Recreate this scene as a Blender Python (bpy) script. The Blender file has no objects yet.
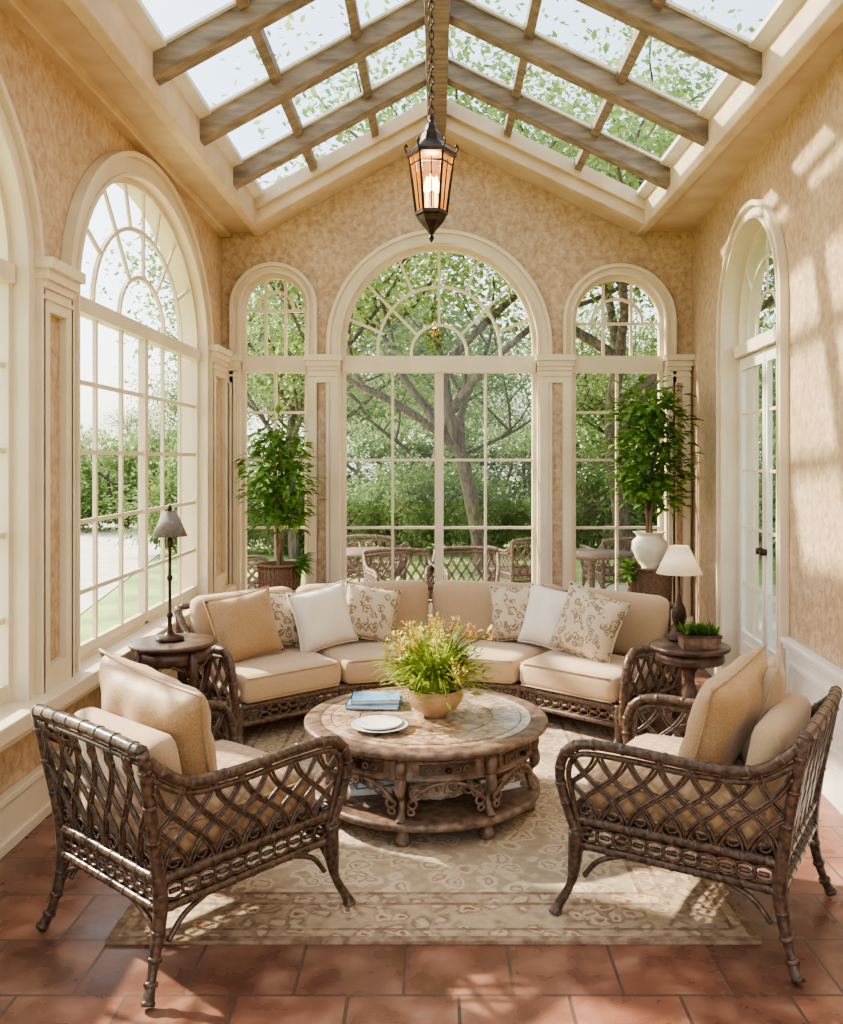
import bpy, math, random
import bmesh
from mathutils import Vector, Matrix, geometry, Euler
random.seed(11)
R=random.random
def U(a,b): return a+(b-a)*R()
def L(a,b,t): return a+(b-a)*t
def C(r,g,b):
    f=lambda c:(c/255/12.92) if c/255<=0.04045 else ((c/255+0.055)/1.055)**2.4
    c=(f(r),f(g),f(b)); y=.2126*c[0]+.7152*c[1]+.0722*c[2]; k=.86
    return (y+(c[0]-y)*k,y+(c[1]-y)*k,y+(c[2]-y)*k,1)
# ------------------------------------------------------------ materials
def newmat(name):
    m=bpy.data.materials.new(name); m.use_nodes=True
    nt=m.node_tree; b=nt.nodes['Principled BSDF']; return m,nt,b
def N(nt,t,**k):
    n=nt.nodes.new(t)
    for a,v in k.items():
        if a.startswith('i_'): n.inputs[a[2:].replace('_',' ')].default_value=v
        else: setattr(n,a,v)
    return n
def ramp(nt,stops,interp='LINEAR'):
    n=nt.nodes.new('ShaderNodeValToRGB'); e=n.color_ramp.elements; n.color_ramp.interpolation=interp
    while len(e)>1: e.remove(e[-1])
    e[0].position=stops[0][0]; e[0].color=stops[0][1]
    for p,c in stops[1:]:
        x=e.new(p); x.color=c
    return n
def bump(nt,b,src,strength,dist=0.01):
    n=nt.nodes.new('ShaderNodeBump'); n.inputs['Strength'].default_value=strength; n.inputs['Distance'].default_value=dist
    nt.links.new(src,n.inputs['Height']); nt.links.new(n.outputs[0],b.inputs['Normal']); return n
def pm(name,c1,c2,scale=8,rough=.5,bmp=.2,metal=0,stretch=(1,1,1),detail=5,sheen=0,lo=.35,hi=.65,dist=.005,distort=0):
    m,nt,b=newmat(name)
    tc=N(nt,'ShaderNodeTexCoord'); mp=N(nt,'ShaderNodeMapping'); mp.inputs['Scale'].default_value=stretch
    nt.links.new(tc.outputs['Object'],mp.inputs[0])
    no=N(nt,'ShaderNodeTexNoise',i_Scale=scale,i_Detail=detail,i_Distortion=distort); nt.links.new(mp.outputs[0],no.inputs['Vector'])
    r=ramp(nt,[(lo,c1),(hi,c2)]); nt.links.new(no.outputs['Fac'],r.inputs[0]); nt.links.new(r.outputs[0],b.inputs['Base Color'])
    b.inputs['Roughness'].default_value=rough; b.inputs['Metallic'].default_value=metal
    if sheen: b.inputs['Sheen Weight'].default_value=sheen
    if bmp: bump(nt,b,no.outputs['Fac'],bmp,dist)
    return m
M_trim=pm('cream_painted_wood',C(218,197,162),C(228,209,176),3,.45,.05)
M_white=pm('white_paint',C(220,211,196),C(232,224,210),3,.45,.05)
M_rafter=pm('weathered_wood',C(108,90,72),C(160,138,112),3,.6,.4,stretch=(1.5,7,7),detail=8,lo=.3,hi=.7)
M_eave=pm('cream_plaster',C(202,172,134),C(216,190,152),5,.6,.15)
M_dark=pm('dark_rattan',C(48,35,27),C(104,78,58),60,.28,.6,dist=.003)
M_mid=pm('brown_rattan',C(68,50,38),C(124,94,70),60,.36,.6,dist=.003)
M_wood=pm('carved_walnut',C(86,64,48),C(142,110,84),26,.36,.5,dist=.004)
M_woodd=pm('dark_walnut',C(58,38,28),C(98,68,50),18,.3,.3,dist=.004)
M_tan=pm('tan_fabric',C(168,136,96),C(186,154,112),240,.85,.25,sheen=.3,dist=.002)
M_seat=pm('seat_fabric',C(186,152,110),C(204,170,128),240,.8,.2,sheen=.3,dist=.002)
M_cream=pm('ivory_linen',C(220,206,184),C(232,220,200),240,.9,.25,sheen=.3,dist=.002)
def quilt():
    m,nt,b=newmat('golden_diamond_weave')
    tc=N(nt,'ShaderNodeTexCoord'); mp=N(nt,'ShaderNodeMapping'); mp.inputs['Rotation'].default_value=(math.radians(45),math.radians(0),math.radians(45)); mp.inputs['Scale'].default_value=(26,26,26)
    nt.links.new(tc.outputs['Object'],mp.inputs[0])
    ck=N(nt,'ShaderNodeTexVoronoi',feature='DISTANCE_TO_EDGE',i_Scale=1.0,i_Randomness=0.0); nt.links.new(mp.outputs[0],ck.inputs['Vector'])
    r=ramp(nt,[(0,C(156,116,72)),(.10,C(170,130,84)),(.2,C(188,148,100)),(.5,C(194,154,104))]); nt.links.new(ck.outputs['Distance'],r.inputs[0]); nt.links.new(r.outputs[0],b.inputs['Base Color'])
    b.inputs['Roughness'].default_value=.5; b.inputs['Sheen Weight'].default_value=.3
    bump(nt,b,ck.outputs['Distance'],.25,.004); return m
M_gold=pm('golden_sateen',C(158,120,72),C(184,146,96),160,.5,.2,sheen=.25,dist=.002)
M_quilt=quilt()
M_bronze=pm('aged_bronze',C(40,28,20),C(80,56,38),30,.4,.3,metal=.6)
M_shadegrey=pm('taupe_shade',C(112,102,94),C(134,122,112),60,.8,.1)
M_pot=pm('wicker_planter',C(94,66,44),C(146,106,72),60,.6,.8,stretch=(1,1,3))
M_urn=pm('cream_ceramic',C(214,196,164),C(230,216,188),6,.35,.1)
M_bowl=pm('tan_ceramic_bowl',C(160,120,76),C(194,152,104),9,.4,.15)
M_plate=pm('white_china',C(226,220,208),C(240,236,226),6,.2,.02)
M_book1=pm('blue_book_cloth',C(90,136,174),C(120,164,196),20,.5,.1)
M_page=pm('paper',C(236,230,216),C(246,242,232),80,.8,.1)
M_soil=pm('soil',C(40,28,18),C(70,50,34),60,.9,.8)
M_bark=pm('tree_bark',C(76,64,54),C(120,104,88),7,.9,.9,stretch=(3,3,.6),dist=.04)
M_grass=pm('lawn_grass',C(112,142,58),C(158,182,88),1.2,.9,.3,detail=10)
M_drive=pm('pale_gravel',C(196,188,172),C(218,210,194),3,.9,.3,detail=10)
M_patio=pm('patio_stone',C(172,162,146),C(202,192,176),2,.8,.3,detail=8)
M_stem=pm('green_stem',C(70,96,36),C(104,128,52),30,.6,.1)
M_trunk=pm('ficus_trunk',C(92,70,48),C(130,104,76),20,.8,.5)
M_yel=pm('yellow_blossom',C(210,178,56),C(230,200,86),40,.6,.1)
M_orange=pm('rusty_blossom',C(200,146,52),C(220,172,74),40,.6,.1)
M_outwick=pm('patio_wicker',C(84,64,50),C(128,100,80),40,.6,.4)
def leafmat(name,c1,c2,scale=1.5,tr=.45):
    m,nt,b=newmat(name); nt.nodes.remove(b)
    out=[n for n in nt.nodes if n.type=='OUTPUT_MATERIAL'][0]
    tc=N(nt,'ShaderNodeTexCoord'); no=N(nt,'ShaderNodeTexNoise',i_Scale=scale,i_Detail=4); nt.links.new(tc.outputs['Object'],no.inputs['Vector'])
    r=ramp(nt,[(.3,c1),(.7,c2)]); nt.links.new(no.outputs['Fac'],r.inputs[0])
    d=N(nt,'ShaderNodeBsdfDiffuse'); t=N(nt,'ShaderNodeBsdfTranslucent'); g=N(nt,'ShaderNodeBsdfGlossy',i_Roughness=.45)
    x=N(nt,'ShaderNodeMixShader',i_Fac=tr); y=N(nt,'ShaderNodeMixShader',i_Fac=.04)
    nt.links.new(r.outputs[0],d.inputs[0]); nt.links.new(r.outputs[0],t.inputs[0])
    nt.links.new(d.outputs[0],x.inputs[1]); nt.links.new(t.outputs[0],x.inputs[2])
    nt.links.new(x.outputs[0],y.inputs[1]); nt.links.new(g.outputs[0],y.inputs[2]); nt.links.new(y.outputs[0],out.inputs[0])
    return m
M_leaf=leafmat('tree_foliage',C(96,126,58),C(164,182,98),.7,.5)  # leaf greens paled to put the outdoor haze into the colour
M_leaf2=leafmat('shrub_foliage',C(90,122,58),C(152,174,96),1.2,.5)
M_ficus=leafmat('ficus_leaf',C(50,100,24),C(132,174,56),9,.4)
M_fern=leafmat('fern_leaf',C(118,152,32),C(190,202,66),12,.4)
def glassmat(name,tint=(1,1,1,1),lo=.03,hi=.22,rough=.0,em=None):
    m,nt,b=newmat(name); nt.nodes.remove(b)
    out=[n for n in nt.nodes if n.type=='OUTPUT_MATERIAL'][0]
    t=N(nt,'ShaderNodeBsdfTransparent'); t.inputs[0].default_value=tint
    g=N(nt,'ShaderNodeBsdfGlossy',i_Roughness=rough)
    lw=N(nt,'ShaderNodeLayerWeight'); pw=N(nt,'ShaderNodeMath',operation='POWER'); pw.inputs[1].default_value=4
    nt.links.new(lw.outputs['Facing'],pw.inputs[0])
    ma=N(nt,'ShaderNodeMath',operation='MULTIPLY_ADD'); nt.links.new(pw.outputs[0],ma.inputs[0]); ma.inputs[1].default_value=hi; ma.inputs[2].default_value=lo
    x=N(nt,'ShaderNodeMixShader')
    nt.links.new(ma.outputs[0],x.inputs[0]); nt.links.new(t.outputs[0],x.inputs[1]); nt.links.new(g.outputs[0],x.inputs[2])
    last=x.outputs[0]
    if em:
        e=N(nt,'ShaderNodeEmission'); e.inputs[0].default_value=em[0]; e.inputs[1].default_value=em[1]
        a=N(nt,'ShaderNodeAddShader'); nt.links.new(last,a.inputs[0]); nt.links.new(e.outputs[0],a.inputs[1]); last=a.outputs[0]
    nt.links.new(last,out.inputs[0]); return m
M_glass=glassmat('window_glass',(.98,.99,.985,1))
M_skyglass=glassmat('skylight_glass',(.80,.88,.91,1),.03,.15,.02)
M_lg=glassmat('amber_seeded_glass',(1,.78,.48,1),.05,.2,.1,(C(255,170,84),.4))
def emis(name,col,s):
    m,nt,b=newmat(name); b.inputs['Base Color'].default_value=col
    b.inputs['Emission Strength'].default_value=s
    tc=N(nt,'ShaderNodeTexCoord'); no=N(nt,'ShaderNodeTexNoise',i_Scale=20); nt.links.new(tc.outputs['Object'],no.inputs['Vector'])
    r=ramp(nt,[(.2,col),(.8,tuple(min(1,c*1.2) for c in col[:3])+(1,))]); nt.links.new(no.outputs['Fac'],r.inputs[0]); nt.links.new(r.outputs[0],b.inputs['Emission Color'])
    return m
M_bulb=emis('warm_bulb',C(255,190,100),14)
M_shadew=emis('ivory_lamp_shade',C(236,216,180),.2)
def stucco():
    m,nt,b=newmat('tan_venetian_stucco')
    tc=N(nt,'ShaderNodeTexCoord')
    n0=N(nt,'ShaderNodeTexNoise',i_Scale=6,i_Detail=7); nt.links.new(tc.outputs['Object'],n0.inputs['Vector'])
    add=N(nt,'ShaderNodeVectorMath',operation='MULTIPLY_ADD'); nt.links.new(n0.outputs['Color'],add.inputs[0]); add.inputs[1].default_value=(.4,.4,.4); nt.links.new(tc.outputs['Object'],add.inputs[2])
    v=N(nt,'ShaderNodeTexVoronoi',feature='DISTANCE_TO_EDGE',i_Scale=12); nt.links.new(add.outputs[0],v.inputs['Vector'])
    r1=ramp(nt,[(.0,C(168,132,94)),(.04,C(200,166,126)),(.3,C(210,178,138))]); nt.links.new(v.outputs['Distance'],r1.inputs[0])
    n1=N(nt,'ShaderNodeTexNoise',i_Scale=20,i_Detail=10,i_Distortion=.6); nt.links.new(tc.outputs['Object'],n1.inputs['Vector'])
    r2=ramp(nt,[(.34,C(166,128,90)),(.5,C(198,164,124)),(.66,C(220,192,156))]); nt.links.new(n1.outputs['Fac'],r2.inputs[0])
    mx=N(nt,'ShaderNodeMixRGB',i_Fac=.55); nt.links.new(r1.outputs[0],mx.inputs[1]); nt.links.new(r2.outputs[0],mx.inputs[2])
    n2=N(nt,'ShaderNodeTexNoise',i_Scale=1.6,i_Detail=3); nt.links.new(tc.outputs['Object'],n2.inputs['Vector'])
    r3=ramp(nt,[(.35,(.87,.85,.83,1)),(.65,(1,1,1,1))]); nt.links.new(n2.outputs['Fac'],r3.inputs[0])
    m2=N(nt,'ShaderNodeMixRGB',blend_type='MULTIPLY',i_Fac=1); nt.links.new(mx.outputs[0],m2.inputs[1]); nt.links.new(r3.outputs[0],m2.inputs[2])
    nt.links.new(m2.outputs[0],b.inputs['Base Color'])
    b.inputs['Roughness'].default_value=.4
    bump(nt,b,n1.outputs['Fac'],.7,.012); return m
M_stucco=stucco()
def tiles():
    m,nt,b=newmat('terracotta_tiles')
    tc=N(nt,'ShaderNodeTexCoord')
    br=N(nt,'ShaderNodeTexBrick',offset=.5,i_Scale=1.0,i_Mortar_Size=.006,i_Mortar_Smooth=.2,i_Brick_Width=.33,i_Row_Height=.31,i_Bias=0.0)
    br.inputs['Color1'].default_value=C(160,100,72); br.inputs['Color2'].default_value=C(96,60,46); br.inputs['Mortar'].default_value=C(120,98,80)
    mp=N(nt,'ShaderNodeMapping'); mp.inputs['Location'].default_value=(.1,.10,0); nt.links.new(tc.outputs['Object'],mp.inputs[0]); nt.links.new(mp.outputs[0],br.inputs['Vector'])
    n1=N(nt,'ShaderNodeTexNoise',i_Scale=6,i_Detail=12,i_Distortion=.3); nt.links.new(tc.outputs['Object'],n1.inputs['Vector'])
    r=ramp(nt,[(.32,C(92,62,50)),(.5,C(140,94,70)),(.62,C(176,128,98)),(.72,C(196,160,134))]); nt.links.new(n1.outputs['Fac'],r.inputs[0])
    mx=N(nt,'ShaderNodeMixRGB',i_Fac=.48); nt.links.new(br.outputs['Color'],mx.inputs[1]); nt.links.new(r.outputs[0],mx.inputs[2])
    mm=N(nt,'ShaderNodeMixRGB'); nt.links.new(br.outputs['Fac'],mm.inputs[0]); nt.links.new(mx.outputs[0],mm.inputs[1]); mm.inputs[2].default_value=C(98,76,62)
    nt.links.new(mm.outputs[0],b.inputs['Base Color'])
    rr=ramp(nt,[(.3,(.2,.2,.2,1)),(.7,(.42,.42,.42,1))]); nt.links.new(n1.outputs['Fac'],rr.inputs[0]); nt.links.new(rr.outputs[0],b.inputs['Roughness'])
    inv=N(nt,'ShaderNodeMath',operation='MULTIPLY_ADD'); nt.links.new(br.outputs['Fac'],inv.inputs[0]); inv.inputs[1].default_value=-1; nt.links.new(n1.outputs['Fac'],inv.inputs[2])
    bump(nt,b,inv.outputs[0],.35,.006); return m
M_tile=tiles()
def floral(name,base,c2,c3,scale=13):
    m,nt,b=newmat(name)
    tc=N(nt,'ShaderNodeTexCoord')
    n0=N(nt,'ShaderNodeTexNoise',i_Scale=14,i_Detail=4); nt.links.new(tc.outputs['Object'],n0.inputs['Vector'])
    add=N(nt,'ShaderNodeVectorMath',operation='MULTIPLY_ADD'); nt.links.new(n0.outputs['Color'],add.inputs[0]); add.inputs[1].default_value=(.10,.10,.10); nt.links.new(tc.outputs['Object'],add.inputs[2])
    v=N(nt,'ShaderNodeTexVoronoi',feature='F1',i_Scale=scale); nt.links.new(add.outputs[0],v.inputs['Vector'])
    r=ramp(nt,[(0,c3),(.16,c3),(.2,base),(.27,base),(.31,c2),(.46,c2),(.5,base)]); nt.links.new(v.outputs['Distance'],r.inputs[0])
    n3=N(nt,'ShaderNodeTexNoise',i_Scale=40,i_Detail=3); nt.links.new(tc.outputs['Object'],n3.inputs['Vector'])
    r3=ramp(nt,[(.38,(1,1,1,1)),(.44,(0,0,0,1))]); nt.links.new(n3.outputs['Fac'],r3.inputs[0])
    mx=N(nt,'ShaderNodeMixRGB'); nt.links.new(r3.outputs[0],mx.inputs[0]); nt.links.new(r.outputs[0],mx.inputs[1]); mx.inputs[2].default_value=base
    nt.links.new(mx.outputs[0],b.inputs['Base Color'])
    b.inputs['Roughness'].default_value=.85; return m
M_floral=floral('floral_damask_fabric',C(200,180,148),C(146,120,90),C(128,102,76),17)
def rugmat(hx,hy):
    m,nt,b=newmat('persian_rug_wool')
    tc=N(nt,'ShaderNodeTexCoord'); sp=N(nt,'ShaderNodeSeparateXYZ'); nt.links.new(tc.outputs['Object'],sp.inputs[0])
    def mth(op,a,c=None,d=None):
        n=N(nt,'ShaderNodeMath',operation=op)
        for i,x in enumerate((a,c,d)):
            if x is None: continue
            if isinstance(x,(int,float)): n.inputs[i].default_value=x
            else: nt.links.new(x,n.inputs[i])
        return n.outputs[0]
    dx=mth('SUBTRACT',hx,mth('ABSOLUTE',sp.outputs[0])); dy=mth('SUBTRACT',hy,mth('ABSOLUTE',sp.outputs[1])); d=mth('MINIMUM',dx,dy)
    n0=N(nt,'ShaderNodeTexNoise',i_Scale=14,i_Detail=5); nt.links.new(tc.outputs['Object'],n0.inputs['Vector'])
    add=N(nt,'ShaderNodeVectorMath',operation='MULTIPLY_ADD'); nt.links.new(n0.outputs['Color'],add.inputs[0]); add.inputs[1].default_value=(.10,.10,0); nt.links.new(tc.outputs['Object'],add.inputs[2])
    v=N(nt,'ShaderNodeTexVoronoi',feature='F1',i_Scale=12); nt.links.new(add.outputs[0],v.inputs['Vector'])
    f=ramp(nt,[(0,C(158,108,80)),(.10,C(164,120,90)),(.15,C(212,188,152)),(.24,C(206,182,144)),(.29,C(158,130,98)),(.36,C(168,142,108)),(.41,C(212,190,156)),(.55,C(206,182,146)),(.6,C(174,150,116))]); nt.links.new(v.outputs['Distance'],f.inputs[0])
    v2=N(nt,'ShaderNodeTexVoronoi',feature='F1',i_Scale=14); nt.links.new(add.outputs[0],v2.inputs['Vector'])
    f2=ramp(nt,[(0,C(146,90,66)),(.18,C(152,98,72)),(.23,C(204,176,136)),(.36,C(194,166,126)),(.42,C(138,112,84)),(.55,C(154,128,96)),(.62,C(178,152,116))]); nt.links.new(v2.outputs['Distance'],f2.inputs[0])
    isb=ramp(nt,[(0,(1,1,1,1)),(.33,(0,0,0,1))],'CONSTANT'); nt.links.new(d,isb.inputs[0])
    mx=N(nt,'ShaderNodeMixRGB'); nt.links.new(isb.outputs[0],mx.inputs[0]); nt.links.new(f.outputs[0],mx.inputs[1]); nt.links.new(f2.outputs[0],mx.inputs[2])
    ln=ramp(nt,[(0,(1,1,1,1)),(.03,(0,0,0,1)),(.065,(1,1,1,1)),(.08,(0,0,0,1)),(.235,(1,1,1,1)),(.255,(0,0,0,1)),(.315,(1,1,1,1)),(.335,(0,0,0,1))],'CONSTANT'); nt.links.new(d,ln.inputs[0])
    mx2=N(nt,'ShaderNodeMixRGB'); nt.links.new(ln.outputs[0],mx2.inputs[0]); nt.links.new(mx.outputs[0],mx2.inputs[1]); mx2.inputs[2].default_value=C(132,102,74)
    n3=N(nt,'ShaderNodeTexNoise',i_Scale=220,i_Detail=2); nt.links.new(tc.outputs['Object'],n3.inputs['Vector'])
    n4=N(nt,'ShaderNodeTexNoise',i_Scale=26,i_Detail=6); nt.links.new(tc.outputs['Object'],n4.inputs['Vector'])
    r4=ramp(nt,[(.4,(.0,.0,.0,1)),(.65,(.5,.5,.5,1))]); nt.links.new(n4.outputs['Fac'],r4.inputs[0])
    mx3=N(nt,'ShaderNodeMixRGB'); nt.links.new(r4.outputs[0],mx3.inputs[0]); nt.links.new(mx2.outputs[0],mx3.inputs[1]); mx3.inputs[2].default_value=C(204,178,142)
    nt.links.new(mx3.outputs[0],b.inputs['Base Color']); b.inputs['Roughness'].default_value=.95
    bump(nt,b,n3.outputs['Fac'],.6,.004); return m
def marble():
    m,nt,b=newmat('polished_brown_marble')
    tc=N(nt,'ShaderNodeTexCoord'); n1=N(nt,'ShaderNodeTexNoise',i_Scale=26,i_Detail=9,i_Distortion=.8); nt.links.new(tc.outputs['Object'],n1.inputs['Vector'])
    r=ramp(nt,[(.35,C(122,94,70)),(.5,C(166,136,106)),(.64,C(200,174,142))]); nt.links.new(n1.outputs['Fac'],r.inputs[0]); nt.links.new(r.outputs[0],b.inputs['Base Color'])
    b.inputs['Roughness'].default_value=.1; return m
M_marble=marble()
# ------------------------------------------------------------ mesh builder
class MB:
    def __init__(s): s.v=[];s.f=[];s.m=[];s.s=[];s.mats=[];s.M=None
    def mi(s,mat):
        if mat not in s.mats: s.mats.append(mat)
        return s.mats.index(mat)
    def add(s,vs,fs,mat,smooth=False):
        o=len(s.v); i=s.mi(mat)
        if s.M is not None:
            M=s.M; vs=[M@Vector(v) for v in vs]
        s.v.extend([tuple(v) for v in vs])
        for f in fs: s.f.append([o+k for k in f]); s.m.append(i); s.s.append(smooth)
    def build(s,name,loc=(0,0,0),rz=0,recalc=True,bevel=0,scale=1,parent=None):
        me=bpy.data.meshes.new(name+'_mesh'); me.from_pydata(s.v,[],s.f)
        for m in s.mats: me.materials.append(m)
        me.polygons.foreach_set('material_index',s.m); me.polygons.foreach_set('use_smooth',s.s)
        if recalc:
            bm=bmesh.new(); bm.from_mesh(me); bmesh.ops.recalc_face_normals(bm,faces=bm.faces); bm.to_mesh(me); bm.free()
        me.update()
        o=bpy.data.objects.new(name,me); bpy.context.scene.collection.objects.link(o)
        o.location=loc; o.rotation_euler=(0,0,rz) if not hasattr(rz,'__len__') else rz; o.scale=(scale,)*3
        if bevel:
            b=o.modifiers.new('bevel','BEVEL'); b.width=bevel; b.segments=2; b.limit_method='ANGLE'
        if parent: o.parent=parent
        return o
    def box(s,x0,x1,y0,y1,z0,z1,mat):
        v=[(x,y,z) for z in(z0,z1) for y in(y0,y1) for x in(x0,x1)]
        s.add(v,[(0,1,3,2),(4,5,7,6),(0,1,5,4),(2,3,7,6),(0,2,6,4),(1,3,7,5)],mat)
    def extr(s,loops,w0,w1,mat,smooth=False):
        pts=[p for l in loops for p in l]; n=len(pts)
        tri=geometry.tessellate_polygon([[Vector((p[0],p[1],0)) for p in l] for l in loops])
        vs=[(p[0],p[1],w0) for p in pts]+[(p[0],p[1],w1) for p in pts]
        fs=[tuple(t) for t in tri]+[tuple(k+n for k in t) for t in tri]
        o=0
        for l in loops:
            k=len(l)
            for i in range(k): a=o+i;b=o+(i+1)%k; fs.append((a,b,b+n,a+n))
            o+=k
        s.add(vs,fs,mat,smooth)
    def strip(s,pts,wd,w0,w1,mat):
        P=[Vector(p) for p in pts]; n=len(P); a=[];b=[]
        for i in range(n):
            d=(P[min(i+1,n-1)]-P[max(i-1,0)]); d.normalize(); nn=Vector((-d.y,d.x))*wd/2
            a.append(P[i]+nn); b.append(P[i]-nn)
        vs=[(p.x,p.y,w) for w in(w0,w1) for q in(a,b) for p in q]
        fs=[]
        A0,B0,A1,B1=0,n,2*n,3*n
        for i in range(n-1):
            fs+=[(A0+i,A0+i+1,B0+i+1,B0+i),(A1+i,A1+i+1,B1+i+1,B1+i),(A0+i,A0+i+1,A1+i+1,A1+i),(B0+i,B0+i+1,B1+i+1,B1+i)]
        fs+=[(A0,B0,B1,A1),(A0+n-1,B0+n-1,B1+n-1,A1+n-1)]
        s.add(vs,fs,mat)
    def tube(s,path,r,mat,n=6,closed=False):
        P=[Vector(p) for p in path]; k=len(P)
        rs=r if hasattr(r,'__len__') else [r]*k
        vs=[];fs=[]; up=None
        for i in range(k):
            if closed: d=P[(i+1)%k]-P[i-1]
            else: d=P[min(i+1,k-1)]-P[max(i-1,0)]
            if d.length<1e-9: d=Vector((0,0,1))
            d.normalize()
            if up is None:
                up=Vector((0,0,1)) if abs(d.z)<.9 else Vector((1,0,0))
            up=up-d*up.dot(d)
            if up.length<1e-6: up=d.orthogonal()
            up.normalize(); sd=d.cross(up)
            for j in range(n):
                a=2*math.pi*j/n; vs.append(P[i]+(up*math.cos(a)+sd*math.sin(a))*rs[i])
        m=k if closed else k-1
        for i in range(m):
            for j in range(n):
                a=i*n+j;b=i*n+(j+1)%n;c=((i+1)%k)*n+(j+1)%n;d=((i+1)%k)*n+j; fs.append((a,b,c,d))
        if not closed: fs+=[tuple(range(n)),tuple((k-1)*n+j for j in range(n))]
        s.add(vs,fs,mat,True)
    def lathe(s,prof,mat,n=24,c=(0,0,0),smooth=True,a0=0):
        vs=[];fs=[]; k=len(prof)
        for r,z in prof:
            for j in range(n):
                a=a0+2*math.pi*j/n; vs.append((c[0]+r*math.cos(a),c[1]+r*math.sin(a),c[2]+z))
        for i in range(k-1):
            for j in range(n): fs.append((i*n+j,i*n+(j+1)%n,(i+1)*n+(j+1)%n,(i+1)*n+j))
        fs+=[tuple(range(n)),tuple((k-1)*n+j for j in range(n))]
        s.add(vs,fs,mat,smooth)
    def rbox(s,hx,hy,hz,r,mat,fn=None,puff=0,n=10):
        idx={};vs=[];fs=[]
        def g(i): 
            t=i/n; return math.sin((t-.5)*math.pi)
        def vert(p):
            q=Vector((max(-(hx-r),min(hx-r,p[0]*hx)),max(-(hy-r),min(hy-r,p[1]*hy)),max(-(hz-r),min(hz-r,p[2]*hz))))
            d=Vector((p[0]*hx,p[1]*hy,p[2]*hz))-q
            if d.length>1e-9: d.normalize()
            w=q+d*r
            c=(1-p[0]**2)*(1-p[1]**2)
            w.z+=puff*c*(1 if p[2]>0 else -1)*abs(p[2])
            key=(round(p[0],5),round(p[1],5),round(p[2],5))
            if key not in idx: idx[key]=len(vs); vs.append(fn(w) if fn else w)
            return idx[key]
        for ax in range(3):
            for sg in(-1,1):
                for i in range(n):
                    for j in range(n):
                        f=[]
                        for a,b in((i,j),(i+1,j),(i+1,j+1),(i,j+1)):
                            p=[0,0,0]; p[ax]=sg; p[(ax+1)%3]=g(a); p[(ax+2)%3]=g(b); f.append(vert(p))
                        fs.append(f)
        s.add(vs,fs,mat,True)
    def pillow(s,w,h,t,mat,n=16,pipe=None):
        vs=[];fs=[];idx={}
        def xz(i,j):
            u=2*i/n-1;v=2*j/n-1; pin=.09
            return (w/2*u*(1-pin*(1-v*v)*abs(u)),h/2*v*(1-pin*(1-u*u)*abs(v)),u,v)
        def vert(i,j,sd):
            if i in(0,n) or j in(0,n): sd=0
            key=(i,j,sd)
            if key in idx: return idx[key]
            x,z,u,v=xz(i,j)
            e=max(0,(1-u**4))*max(0,(1-v**4)); y=t/2*sd*(e**.6)*(1+.06*math.sin(5*u+3*v)+.06*math.sin(11*u*v+4*u))
            idx[key]=len(vs); vs.append((x,y,z)); return idx[key]
        for sd in(-1,1):
            for i in range(n):
                for j in range(n): fs.append((vert(i,j,sd),vert(i+1,j,sd),vert(i+1,j+1,sd),vert(i,j+1,sd)))
        s.add(vs,fs,mat,True)
        if pipe:
            P=[(k,0) for k in range(n)]+[(n,k) for k in range(n)]+[(n-k,n) for k in range(n)]+[(0,n-k) for k in range(n)]
            s.tube([(xz(i,j)[0],0,xz(i,j)[1]) for i,j in P],.006,pipe,5,closed=True)
    def lattice(s,fn,nu,k,r,mat,seg=8,n=5,og=.07,double=0):
        for sg in(-1,1):
            for i in range(-int(math.ceil(k)),nu+int(math.ceil(k))+1):
                for off in ((0,) if not double else (-double,double)):
                    pts=[]
                    for q in range(seg*3+1):
                        v=q/(seg*3); sv=v-og*math.sin(2*math.pi*v); u=(i+off+sg*k*sv)/nu
                        if -1e-6<=u<=1+1e-6: pts.append(fn(u,v))
                    if len(pts)>2: s.tube(pts,r,mat,n)
    def leaf(s,p,d,up,l,w,mat,fold=.2):
        d=Vector(d).normalized(); sd=d.cross(Vector(up))
        if sd.length<1e-4: sd=d.orthogonal()
        sd.normalize(); nn=sd.cross(d)
        p=Vector(p)
        a=p; b=p+d*l*.45+sd*w/2+nn*l*fold*.3; c=p+d*l-nn*l*fold*.5; e=p+d*l*.45-sd*w/2+nn*l*fold*.3
        m=p+d*l*.5
        s.add([a,b,c,e,m],[(0,1,4),(1,2,4),(2,3,4),(3,0,4)],mat)
    def leafq(s,p,d,up,l,w,mat):
        d=Vector(d).normalized(); sd=d.cross(Vector(up))
        if sd.length<1e-4: sd=d.orthogonal()
        sd.normalize(); p=Vector(p)
        s.add([p,p+d*l*.5+sd*w/2,p+d*l,p+d*l*.5-sd*w/2],[(0,1,2,3)],mat)
def crom(pts,m=6):
    P=[Vector(p) for p in pts]; out=[]
    for i in range(len(P)-1):
        p0=P[max(i-1,0)];p1=P[i];p2=P[i+1];p3=P[min(i+2,len(P)-1)]
        for k in range(m):
            t=k/m; out.append(.5*((2*p1)+(p2-p0)*t+(2*p0-5*p1+4*p2-p3)*t*t+(3*p1-p0-3*p2+p3)*t**3))
    out.append(P[-1]); return out
def rads(rs,m=6):
    out=[]
    for i in range(len(rs)-1):
        for k in range(m): out.append(L(rs[i],rs[i+1],k/m))
    out.append(rs[-1]); return out
def frameM(o,u,v,w):
    return Matrix(((u[0],v[0],w[0],o[0]),(u[1],v[1],w[1],o[1]),(u[2],v[2],w[2],o[2]),(0,0,0,1)))
XW=-1.79; YB=7.5
ML=frameM((XW,0,0),(0,1,0),(0,0,1),(1,0,0))
MBk=frameM((0,YB,0),(1,0,0),(0,0,1),(0,-1,0))
P0=Vector((2.125,7.5)); P1=Vector((1.868,4.0)); dl=(P1-P0).length; du=(P1-P0)/dl
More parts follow.
